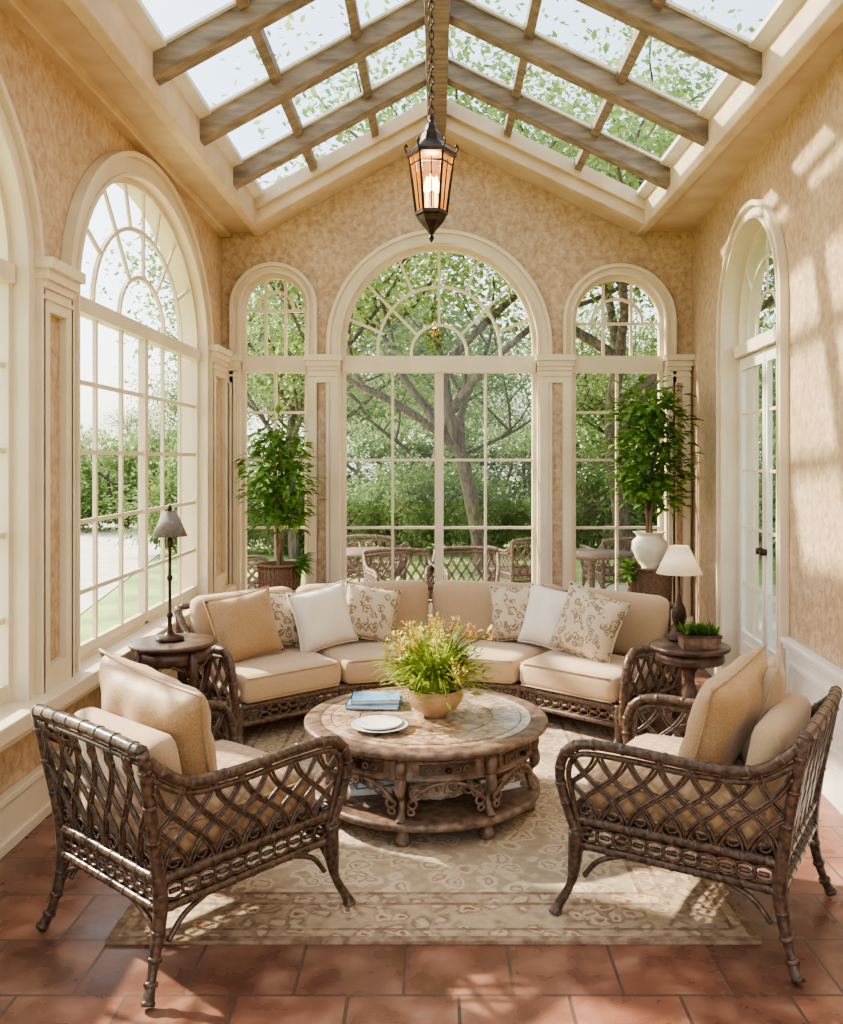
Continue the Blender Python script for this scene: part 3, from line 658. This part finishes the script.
for i in range(NL):
    a=2*math.pi*(i+.5)/NL; ca,sa=math.cos(a),math.sin(a)
    mb.tube(crom([(.485*ca,.485*sa,.30),(.495*ca,.495*sa,.25),(.46*ca,.46*sa,.20),(.47*ca,.47*sa,.15),(.49*ca,.49*sa,.11)]),rads([.026,.022,.013,.015,.022]),M_wood,8)
    mb.lathe([(.018,0),(.03,.004),(.034,.025),(.026,.045),(.022,.06),(.032,.075),(.032,.09)],M_wood,12,(.46*ca,.46*sa,0))
    mb.tube([(.483*ca,.483*sa,.29),(.49*ca,.49*sa,.345),(.483*ca,.483*sa,.405)],[.02,.024,.02],M_wood,8)
    a2=2*math.pi*(i+1)/NL
    for r0,da,z0,z1 in((.484,.29,.312,.383),(.491,.24,.325,.37)):
        vs=[];fs=[];n=8
        for k in range(n+1):
            t=a2+L(-da,da,k/n); c,s=math.cos(t),math.sin(t)
            vs+=[(.47*c,.47*s,z0),(r0*c,r0*s,z0),(r0*c,r0*s,z1),(.47*c,.47*s,z1)]
        for k in range(n):
            for j in range(4): fs.append((k*4+j,k*4+(j+1)%4,(k+1)*4+(j+1)%4,(k+1)*4+j))
        fs+=[(0,1,2,3),(n*4,n*4+1,n*4+2,n*4+3)]
        mb.add(vs,fs,M_wood if r0<.49 else M_woodd)
    c,s=math.cos(a2),math.sin(a2); mb.lathe([(.0,-.012),(.012,-.008),(.014,0),(.01,.01),(0,.012)],M_bronze,10,(.502*c,.502*s,.348))
    for sg in(-1,1):
        for tt in(.08,.16):
            t=a2+sg*tt; cc=Vector((.493*math.cos(t),.493*math.sin(t),.348)); tg=Vector((-math.sin(t),math.cos(t),0))
            mb.tube([cc+tg*math.cos(w)*.013+Vector((0,0,1))*math.sin(w)*.013 for w in [2*math.pi*m/8 for m in range(8)]],.0035,M_wood,4,closed=True)
        P=[]
        for k in range(9):
            q=k/8; t=a2+sg*L(.0,.33,q); z=.285-.09*q**2.2; P.append((.475*math.cos(t),.475*math.sin(t),z))
        mb.tube(P,.011,M_wood,6)
        for (tt,zz,rr) in((.05,.268,.014),(.11,.26,.02),(.19,.25,.022),(.27,.235,.024),(.30,.19,.02),(.31,.155,.014)):
            t=a2+sg*tt; cc=Vector((.475*math.cos(t),.475*math.sin(t),zz)); tg=Vector((-math.sin(t),math.cos(t),0))
            mb.tube([cc+tg*math.cos(w)*rr+Vector((0,0,1))*math.sin(w)*rr for w in [2*math.pi*m/8 for m in range(8)]],.007,M_wood,5,closed=True)
o=mb.build('round_coffee_table',(TC[0],TC[1],.013),r_(11)); o.scale=(1.02,1.02,SZ)
def book(mb,w,d,h,mat,M):
    mb.M=M
    mb.box(-w/2,w/2,-d/2,d/2,0,.004,mat); mb.box(-w/2,w/2,-d/2,d/2,h-.004,h,mat); mb.box(-w/2,-w/2+.004,-d/2,d/2,0,h,mat)
    mb.box(-w/2+.004,w/2-.006,-d/2+.006,d/2-.006,.004,h-.004,M_page); mb.M=None
T=Matrix.Translation
ZS=.013+.118*SZ+.0005
mb=MB()
book(mb,.22,.17,.03,M_page,T((0,0,0))@Matrix.Rotation(.2,4,'Z')); book(mb,.20,.16,.03,M_book1,T((.005,0,.03))@Matrix.Rotation(.35,4,'Z')); book(mb,.18,.14,.025,M_woodd,T((0,.0,.06))@Matrix.Rotation(.1,4,'Z'))
mb.build('stacked_books',(-.29,4.06,ZS))
p=MB(); p.pillow(.26,.18,.10,M_floral); o=p.build('folded_throw',(-.01,3.95,ZS+.053)); o.rotation_euler=(r_(90),0,.1)
mb=MB(); book(mb,.20,.15,.03,M_page,T((0,0,0))); book(mb,.17,.13,.025,M_tan,T((0,0,.03))@Matrix.Rotation(-.3,4,'Z')); mb.build('stacked_books',(.26,4.09,ZS),.5)
ZT=.013+.4435*SZ+.0015
mb=MB(); book(mb,.25,.18,.022,M_book1,T((0,0,0))@Matrix.Rotation(-.08,4,'Z')); book(mb,.23,.165,.02,M_book1,T((.005,.004,.0222))@Matrix.Rotation(.06,4,'Z')); mb.build('blue_books',(-.30,4.33,ZT))
mb=MB(); mb.lathe([(0,.004),(.07,0),(.085,.003),(.125,.018),(.128,.021),(.12,.021),(.08,.009),(0,.008)],M_plate,36)
mb.lathe([(0,.012),(.06,.010),(.09,.02),(.10,.03),(.094,.03),(.05,.018),(0,.017)],M_plate,36); mb.build('white_plates',(-.25,3.95,ZT))
mb=MB(); mb.lathe([(.05,0),(.055,.004),(.06,.012),(.10,.035),(.128,.075),(.132,.105),(.126,.118),(.135,.128),(.125,.128),(.112,.11),(.10,.10),(0,.10)],M_bowl,36)
mb.lathe([(0,.10),(.112,.10),(.112,.108),(0,.112)],M_soil,20)
for i in range(560):
    a=U(0,2*math.pi); ln=U(.16,.36); lean=U(.2,1.15); w=U(.010,.020)
    d=Vector((math.cos(a),math.sin(a),0)); b=Vector((0,0,.11))+d*U(0,.09)
    pts=[b]; cur=b; el=math.pi/2-lean*.35; n=6
    for k in range(n):
        cur=cur+(d*math.cos(el)+Vector((0,0,1))*math.sin(el))*ln/n; el-=lean*.32; pts.append(cur)
    sd=Vector((-d.y,d.x,0)); vs=[];fs=[]
    for k,q in enumerate(pts):
        ww=w*(1-(k/n)**2*.9); vs+=[q-sd*ww/2,q+sd*ww/2]
    for k in range(n): fs.append((2*k,2*k+1,2*k+3,2*k+2))
    mb.add(vs,fs,M_fern,True)
for i in range(52):
    a=U(0,2*math.pi); h=U(.24,.41); ls=U(.02,.27); d=Vector((math.cos(a),math.sin(a),0))
    tip=Vector((0,0,.1))+d*ls+Vector((0,0,h-ls*.5))
    mb.tube(crom([Vector((0,0,.1))+d*.03,Vector((0,0,.1+h*.5))+d*ls*.45,tip],3),.0025,M_stem,4)
    mt=random.choice((M_yel,M_orange,M_yel))
    for k in range(18):
        o=Vector((U(-.02,.02),U(-.02,.02),U(-.045,.035)))
        mb.leaf(tip+o,Vector((U(-1,1),U(-1,1),U(0,1.2))),(0,0,1),.028,.013,mt)
for i in range(650):
    a=U(0,2*math.pi); rr=U(.02,.24); z=U(.17,.35)-rr*.34
    mb.leaf((rr*math.cos(a),rr*math.sin(a),z),(math.cos(a)+U(-.6,.6),math.sin(a)+U(-.6,.6),U(-.3,.8)),(0,0,1),U(.035,.065),.022,M_fern)
mb.build('flowering_plant_bowl',(-.01,4.16,ZT),recalc=False)
# ------------------------------------------------------------ end tables
def endtable_a(mb,r,h,D):
    mb.lathe([(0,h-.03),(r-.03,h-.03),(r-.008,h-.022),(r,h-.012),(r-.004,h-.002),(r-.03,h),(0,h)],D,40)
    mb.lathe([(r*.72,h-.10),(r*.78,h-.11),(r*.84,h-.095),(r*.84,h-.03),(r*.7,h-.03)],D,40)
    mb.lathe([(0,.17),(r*.5,.17),(r*.54,.18),(r*.5,.192),(0,.192)],D,32)
    for i in range(4):
        a=math.pi/4+i*math.pi/2; c,s=math.cos(a),math.sin(a)
        P=[(r*.84,h-.04),(r*.92,h-.14),(r*.78,h-.28),(r*.52,h-.40),(r*.50,.16),(r*.68,.06),(r*.84,.015),(r*.9,.0)]
        mb.tube(crom([(q*c,q*s,z) for q,z in P]),rads([.018,.024,.017,.013,.015,.014,.017,.02]),D,8)
        for sg in(-1,1):
            mb.tube(crom([((r*.84)*math.cos(a+sg*t),(r*.84)*math.sin(a+sg*t),z) for t,z in((.0,h-.18),(.25,h-.13),(.55,h-.10))]),.009,D,6)
mb=MB(); endtable_a(mb,.235,.62,M_woodd); mb.build('round_side_table',(-1.43,4.88,0))
mb=MB(); r=.215;h=.60
mb.lathe([(0,h-.03),(r-.02,h-.03),(r-.005,h-.022),(r,h-.01),(r-.008,h),(0,h)],M_woodd,40)
mb.lathe([(r*.6,h-.09),(r*.82,h-.09),(r*.86,h-.08),(r*.82,h-.03),(r*.6,h-.03)],M_woodd,40)
mb.lathe([(.0,.08),(.05,.08),(.06,.11),(.035,.15),(.028,.2),(.045,.25),(.055,.30),(.045,.35),(.026,.40),(.03,.45),(.06,.49),(.10,.515),(0,.515)],M_woodd,24)
for i in range(4):
    a=.5+i*math.pi/2; c,s=math.cos(a),math.sin(a)
    mb.tube(crom([(q*c,q*s,z) for q,z in((.02,.15),(.08,.13),(.15,.06),(.20,.018),(.225,.016))]),rads([.022,.024,.019,.015,.018]),M_woodd,8)
mb.build('pedestal_side_table',(1.37,4.88,0))
mb=MB()
mb.lathe([(0,0),(.075,0),(.078,.01),(.06,.022),(.03,.03),(.018,.045),(.012,.06),(.011,.12),(.017,.13),(.017,.14),(.009,.15),(.008,.32),(.015,.33),(.016,.345),(.009,.355),(.008,.50),(.016,.51),(.02,.53),(.012,.55),(.006,.56),(.006,.60),(0,.60)],M_bronze,20)
mb.lathe([(.09,.565),(.088,.568),(.034,.70),(.036,.702),(.094,.565)],M_shadegrey,32)
for k in range(3):
    a=k*2.094; mb.tube([(0,0,.59),(.08*math.cos(a),.08*math.sin(a),.578)],.002,M_bronze,4)
mb.lathe([(.0,.60),(.006,.60),(.006,.70),(.012,.71),(.008,.73),(0,.74)],M_bronze,12)
mb.build('candlestick_table_lamp',(-1.455,4.90,.6205))
mb=MB()
mb.lathe([(0,0),(.06,0),(.062,.012),(.03,.025),(.016,.05),(.03,.09),(.042,.13),(.034,.18),(.014,.22),(.01,.25),(.006,.26),(.006,.40),(0,.40)],M_bronze,20)
mb.lathe([(.122,.37),(.12,.372),(.05,.52),(.052,.523),(.126,.37)],M_shadew,36)
for k in range(3):
    a=k*2.094; mb.tube([(0,0,.395),(.11*math.cos(a),.11*math.sin(a),.385)],.002,M_bronze,4)
mb.lathe([(0,.39),(.022,.40),(.03,.43),(.02,.46),(0,.47)],M_bulb,12)
mb.build('table_lamp',(1.345,5.0,.6005))
mb=MB(); mb.box(-.10,.10,-.05,.05,0,.07,M_wood); mb.box(-.105,.105,-.055,.055,.055,.072,M_woodd); mb.box(-.09,.09,-.04,.04,.07,.074,M_soil)
for i in range(180):
    x=U(-.09,.09);y=U(-.04,.04); mb.leaf((x,y,.072),(U(-.7,.7),U(-.7,.7),U(.5,1.3)),(1,0,0),U(.04,.08),.028,M_ficus)
mb.build('succulent_planter_box',(1.40,4.80,.6005),.05,recalc=False)
# ------------------------------------------------------------ indoor trees
def weave(mb,r0,r1,h,mat,rim=.02):
    n=int(h/.035)
    prof=[(0,0),(r0,0)]
    for i in range(n): 
        t=(i+.5)/n; r=L(r0,r1,t); prof+=[(r-.006,h*i/n+.002),(r+.004,h*(i+.5)/n)]
    prof+=[(r1+.012,h-.02),(r1+.014,h),(r1-.015,h),(r1-.02,h-.05),(0,h-.05)]
    mb.lathe(prof,mat,30)
    for i in range(30):
        a=2*math.pi*i/30; mb.tube([(L(r0,r1,t)*math.cos(a)*1.01,L(r0,r1,t)*math.sin(a)*1.01,t*h) for t in(0,.5,1)],.005,mat,4)
def foliage(mb,z0,z1,rad,n,ctr=(0,0),leaf=.085,cl=16,lim=None):
    for k in range(3):
        a=k*2.1; b=(ctr[0]+.02*math.cos(a),ctr[1]+.02*math.sin(a))
        mb.tube(crom([(b[0],b[1],z0-.25),(b[0]*1.0+.03*math.cos(a+2),b[1]+.03*math.sin(a+2),L(z0,z1,.2)),(b[0]+.06*math.cos(a),b[1]+.06*math.sin(a),L(z0,z1,.6))]),rads([.014,.011,.006]),M_trunk,6)
    cs=[]
    for i in range(cl):
        t=(i+.5)/cl; z=L(z0+.1,z1-.08,t); rr=rad*math.sin(math.pi*(.18+.74*t))**.8*U(.35,.95); a=i*2.4
        c=Vector((ctr[0]+rr*.85*math.cos(a),ctr[1]+rr*.72*math.sin(a),z)); cs.append(c)
        mb.tube(crom([(ctr[0],ctr[1],z-.16),(L(ctr[0],c.x,.5),L(ctr[1],c.y,.5),z-.07),c],3),.004,M_trunk,4)
    k=0
    while k<n:
        c=random.choice(cs); o=Vector((random.gauss(0,1),random.gauss(0,1),random.gauss(0,.85)))*rad*.26
        p=c+o
        if abs(p.x-ctr[0])>rad*1.05 or abs(p.y-ctr[1])>rad*1.0 or (lim and p.x>lim): continue
        d=Vector((o.x+U(-.05,.05),o.y+U(-.05,.05),U(-.10,.06))); d+=Vector((p.x-ctr[0],p.y-ctr[1],0))*.3
        mb.leaf(p,d,(U(-.3,.3),U(-.3,.3),1),leaf*U(.6,1.15),leaf*.5,M_ficus); k+=1
mb=MB(); weave(mb,.12,.165,.80,M_pot); mb.lathe([(0,.74),(.145,.74),(.145,.75),(0,.76)],M_soil,20)
foliage(mb,1.02,1.88,.27,800,leaf=.11)
for i in range(120):
    a=U(-.9,.9); d=Vector((math.cos(a),math.sin(a)-.3,U(0,.9))); b=Vector((.06,0,.76)); mb.leaf(b+d*U(.02,.13),d+Vector((0,0,-.6)),(0,0,1),.12,.018,M_ficus)
mb.build('potted_ficus_tree',(-1.22,6.98,0),recalc=False)
mb=MB(); weave(mb,.14,.17,.78,M_pot)
mb.lathe([(.0,0),(.07,0),(.075,.02),(.055,.035),(.10,.10),(.135,.18),(.13,.24),(.095,.275),(.11,.30),(.125,.31),(.11,.31),(.09,.28),(0,.28)],M_urn,32,(0,0,.735))
foliage(mb,1.20,2.18,.32,1150,leaf=.115,cl=20,lim=.28)
for i in range(140):
    a=U(2.2,4.4); d=Vector((math.cos(a),math.sin(a),U(-.4,.9))); b=Vector((-.10,-.05,.74)); mb.leaf(b+d*U(.02,.12),d,(0,0,1),.08,.035,M_ficus)
mb.build('potted_ficus_tree',(1.64,6.95,0),recalc=False)
# ------------------------------------------------------------ lantern
mb=MB(); n6=6
def hexl(prof,mat): mb.lathe(prof,mat,n6,smooth=False)
hexl([(.0,3.40),(.018,3.40),(.03,3.385),(.035,3.36),(.05,3.34),(.06,3.30),(.105,3.26),(.135,3.235),(.135,3.215),(.115,3.21),(0,3.215)],M_bronze)
hexl([(0,2.90),(.06,2.90),(.088,2.905),(.088,2.925),(0,2.925)],M_bronze)
hexl([(0,2.76),(.006,2.765),(.016,2.785),(.008,2.80),(.03,2.83),(.065,2.87),(.08,2.90),(0,2.90)],M_bronze)
mb.lathe([(.010,3.40),(.02,3.42),(.01,3.44),(0,3.445)],M_bronze,10)
for i in range(6):
    a=2*math.pi*i/6; b=2*math.pi*(i+1)/6
    f=lambda a,r,z:(r*math.cos(a),r*math.sin(a),z)
    mb.tube([f(a,.118,3.22),f(a,.082,2.92)],.007,M_bronze,6)
    mb.tube(crom([f(a,.125,3.23),f(a,.142,3.26),f(a,.135,3.28),f(a,.128,3.265)],4),.005,M_bronze,5)
    mb.tube([f(a,.116,3.17),f(b,.116,3.17)],.005,M_bronze,5)
    m=(a+b)/2
    mb.tube([f(m,.099,3.19),f(m,.072,2.93)],.0035,M_bronze,5)
    mb.add([f(a,.112,3.21),f(b,.112,3.21),f(b,.078,2.925),f(a,.078,2.925)],[(0,1,2,3)],M_lg)
for k in range(3):
    a=k*2.09+.4; x,y=.03*math.cos(a),.03*math.sin(a)
    mb.lathe([(.012,2.925),(.012,3.02),(0,3.025)],M_urn,10,(x,y,0)); mb.lathe([(.004,3.02),(.018,3.045),(.015,3.08),(0,3.12)],M_bulb,10,(x,y,0))
z=3.445; k=0
while z<4.20:
    P=[]
    for j in range(10):
        t=2*math.pi*j/10; lx=.013*math.cos(t); lz=.026*math.sin(t)
        P.append((lx,0,z+.02+lz) if k%2==0 else (0,lx,z+.02+lz))
    mb.tube(P,.0042,M_bronze,5,closed=True); z+=.04;k+=1
mb.lathe([(0,4.19),(.012,4.19),(.02,4.205),(.05,4.22),(.055,4.238),(0,4.238)],M_bronze,16)
mb.build('hanging_lantern',(-.03,4.8,0),recalc=False)
# ------------------------------------------------------------ outdoors
mb=MB(); mb.box(-60,60,-25,90,-.6,-.26,M_grass); mb.build('lawn_ground')
mb=MB(); mb.box(-3.4,5,7.75,13.2,-.262,-.24,M_patio); mb.build('patio_paving')
mb=MB(); mb.extr([[(-5.4,-6),(-3.6,-6),(-3.8,8),(-6.2,22),(-14,40),(-20,40),(-8.8,22),(-5.8,8)]],0,.015,M_drive); mb.build('gravel_driveway',(0,0,-.262))
mb=MB(); armchair(mb,M_outwick,False); oc=mb.build('patio_chair',(.30,9.9,-.24),r_(175),scale=1.12)
for (x,y,rz) in((-.35,9.7,195),(1.15,12.0,20),(-.85,12.4,-10),(2.5,9.6,160),(2.4,12.0,10),(-2.3,10.4,-70)):
    o=bpy.data.objects.new('patio_chair',oc.data); bpy.context.scene.collection.objects.link(o); o.location=(x,y,-.24); o.rotation_euler=(0,0,r_(rz)); o.scale=(1.12,)*3
mb=MB(); mb.lathe([(0,0),(.24,0),(.24,.03),(.05,.06),(.04,.62),(.12,.68),(.5,.70),(.5,.73),(0,.73)],M_outwick,32); pt=mb.build('patio_table',(-.85,11.0,-.24))
o=bpy.data.objects.new('patio_table',pt.data); bpy.context.scene.collection.objects.link(o); o.location=(1.85,10.8,-.24)
def tree(seed,h,spread,nl,leaf=.12,sig=.055):
    random.seed(seed); mb=MB(); ends=[]
    def br(p,d,ln,r,lv):
        pts=[p]; cur=p; dd=d.copy()
        for k in range(5):
            dd=(dd+Vector((U(-.22,.22),U(-.22,.22),U(-.05,.14)))).normalized(); cur=cur+dd*ln/5; pts.append(cur)
        mb.tube(pts,[L(r,r*.6,k/5) for k in range(6)],M_bark,7 if lv<2 else 4)
        if lv==3: ends.append(cur); ends.append(pts[3]); return
        if lv==2: ends.append(pts[4])
        n=(5,4,3)[lv]
        for i in range(n):
            a=2*math.pi*(i+U(-.2,.2))/n; q=pts[random.choice((3,4,5))] if i else cur
            nd=(dd*.55+Vector((math.cos(a),math.sin(a),U(.05,.6)))*(spread if lv<2 else .8)).normalized()
            br(q,nd,ln*U(.62,.8),r*.55,lv+1)
    br(Vector((0,0,0)),Vector((U(-.15,.15),U(-.1,.1),1)).normalized(),h*.36,h*.014,0)
    for i in range(nl):
        c=random.choice(ends); p=c+Vector((random.gauss(0,1),random.gauss(0,1),random.gauss(0,.7)))*h*sig
        mb.leafq(p,(U(-1,1),U(-1,1),U(-1,.5)),(U(-.5,.5),U(-.5,.5),1),leaf*U(.6,1.3),leaf*.65,M_leaf)
    return mb.build('garden_tree',recalc=False)
def bush(seed,nl,leaf=.09):
    random.seed(seed); mb=MB()
    for k in range(5): mb.tube([(0,0,0),(U(-.3,.3),U(-.3,.3),.6),(U(-.6,.6),U(-.6,.6),1.1)],.03,M_bark,5)
    for i in range(nl):
        v=Vector((random.gauss(0,1),random.gauss(0,1),random.gauss(0,1))).normalized()*U(.6,1.08)
        b=1+.18*math.sin(5*v.x+seed)+.15*math.sin(6*v.y+2*seed)+.1*math.sin(9*v.z)
        p=Vector((v.x*1.15*b,v.y*1.0*b,.85+v.z*.85*b)); 
        if p.z<0: continue
        mb.leafq(p,v+Vector((U(-.7,.7),U(-.7,.7),U(-.6,.3))),(U(-.4,.4),U(-.4,.4),1),leaf*U(.7,1.3),leaf*.6,M_leaf2)
    return mb.build('garden_shrub',recalc=False)
trees=[tree(3,9.5,.85,17000),tree(8,10.5,.8,18000),tree(21,8.5,1.0,16000)]
bushes=[bush(1,6000),bush(5,6000)]
def put(lst,i,x,y,rz,s,z=-.26):
    src=lst[i]
    if not src.get('used'):
        src['used']=1; o=src
    else:
        o=bpy.data.objects.new(src.name.split('.')[0],src.data); bpy.context.scene.collection.objects.link(o)
    o.location=(x,y,z); o.rotation_euler=(0,0,rz); o.scale=(s,s,s)
put(trees,0,.75,14.4,.4,1.0); put(trees,1,2.9,14.0,2.0,.95); put(trees,2,-2.7,17.0,1.1,.95)
put(trees,1,7.2,12.0,4.0,.9); put(trees,2,6.6,5.5,3.0,.85)
put(trees,0,-.6,21.0,2.6,.8); put(trees,2,4.2,20.5,.3,.85); put(trees,0,8.5,19,.9,.85)
random.seed(77)
for i in range(11): put(trees,i%3,-7+i*2.1+U(-.5,.5),U(26,31),U(0,6.2),U(.55,.8))
for i in range(9): put(trees,(i+1)%3,-26+i*2.2,U(32,42)-i*.8,U(0,6.2),U(.36,.5))
for i in range(4): put(trees,i%3,-17+U(-1,1),7+i*5.0,U(0,6.2),U(.32,.42))
for i in range(14): put(bushes,i%2,-4.8+i*1.0+U(-.2,.2),U(17.8,19.2),U(0,6.2),U(.7,1.1))
for i in range(12): put(bushes,i%2,-7.6-i*1.05,27+i*.5+U(-1,1),U(0,6.2),U(.9,1.4))
for i in range(18): put(bushes,i%2,-10+i*1.7,23.5+U(-.6,1.0),U(0,6.2),U(1.2,1.8))
for i in range(9): put(bushes,i%2,5.6+i*.12+U(-.2,.3),4+i*1.5,U(0,6.2),U(1.0,1.4))
# ------------------------------------------------------------ light
w=bpy.data.worlds.new('World'); bpy.context.scene.world=w; w.use_nodes=True; nt=w.node_tree
bg=nt.nodes['Background']; sk=nt.nodes.new('ShaderNodeTexSky'); sk.sky_type='NISHITA'; sk.sun_disc=False; sk.sun_elevation=r_(36); sk.sun_rotation=r_(-60); sk.air_density=1.0; sk.dust_density=2.5
mx=nt.nodes.new('ShaderNodeMixRGB'); mx.inputs[0].default_value=.65; mx.inputs[2].default_value=(2.75,2.8,2.8,1)
nt.links.new(sk.outputs[0],mx.inputs[1]); nt.links.new(mx.outputs[0],bg.inputs[0]); bg.inputs[1].default_value=.8
sd=bpy.data.lights.new('sun','SUN'); sd.energy=13; sd.angle=r_(1.6); sd.color=(1,.92,.79)
so=bpy.data.objects.new('sun',sd); bpy.context.scene.collection.objects.link(so)
so.rotation_euler=Vector((.74,-.36,-.60)).to_track_quat('-Z','Y').to_euler(); so.location=(-6,6,8)
pl=bpy.data.lights.new('lantern_light','POINT'); pl.energy=14; pl.color=(1,.72,.42); pl.shadow_soft_size=.04
po=bpy.data.objects.new('lantern_light',pl); bpy.context.scene.collection.objects.link(po); po.location=(-.03,4.8,3.15)
# ------------------------------------------------------------ camera
cd=bpy.data.cameras.new('camera'); cam=bpy.data.objects.new('camera',cd); bpy.context.scene.collection.objects.link(cam)
cam.location=(0,0,1.6); cam.rotation_euler=(r_(90),0,0); cd.sensor_width=36; cd.sensor_fit='AUTO'; cd.lens=900*36/1024
cd.shift_x=(421.5-437)/1024; cd.shift_y=-(512-460)/1024; cd.clip_end=300; cd.clip_start=.05
bpy.context.scene.camera=cam
vs=bpy.context.scene.view_settings
vs.view_transform='AgX'; vs.exposure=.12
try: vs.look='AgX - Medium High Contrast'
except Exception: pass
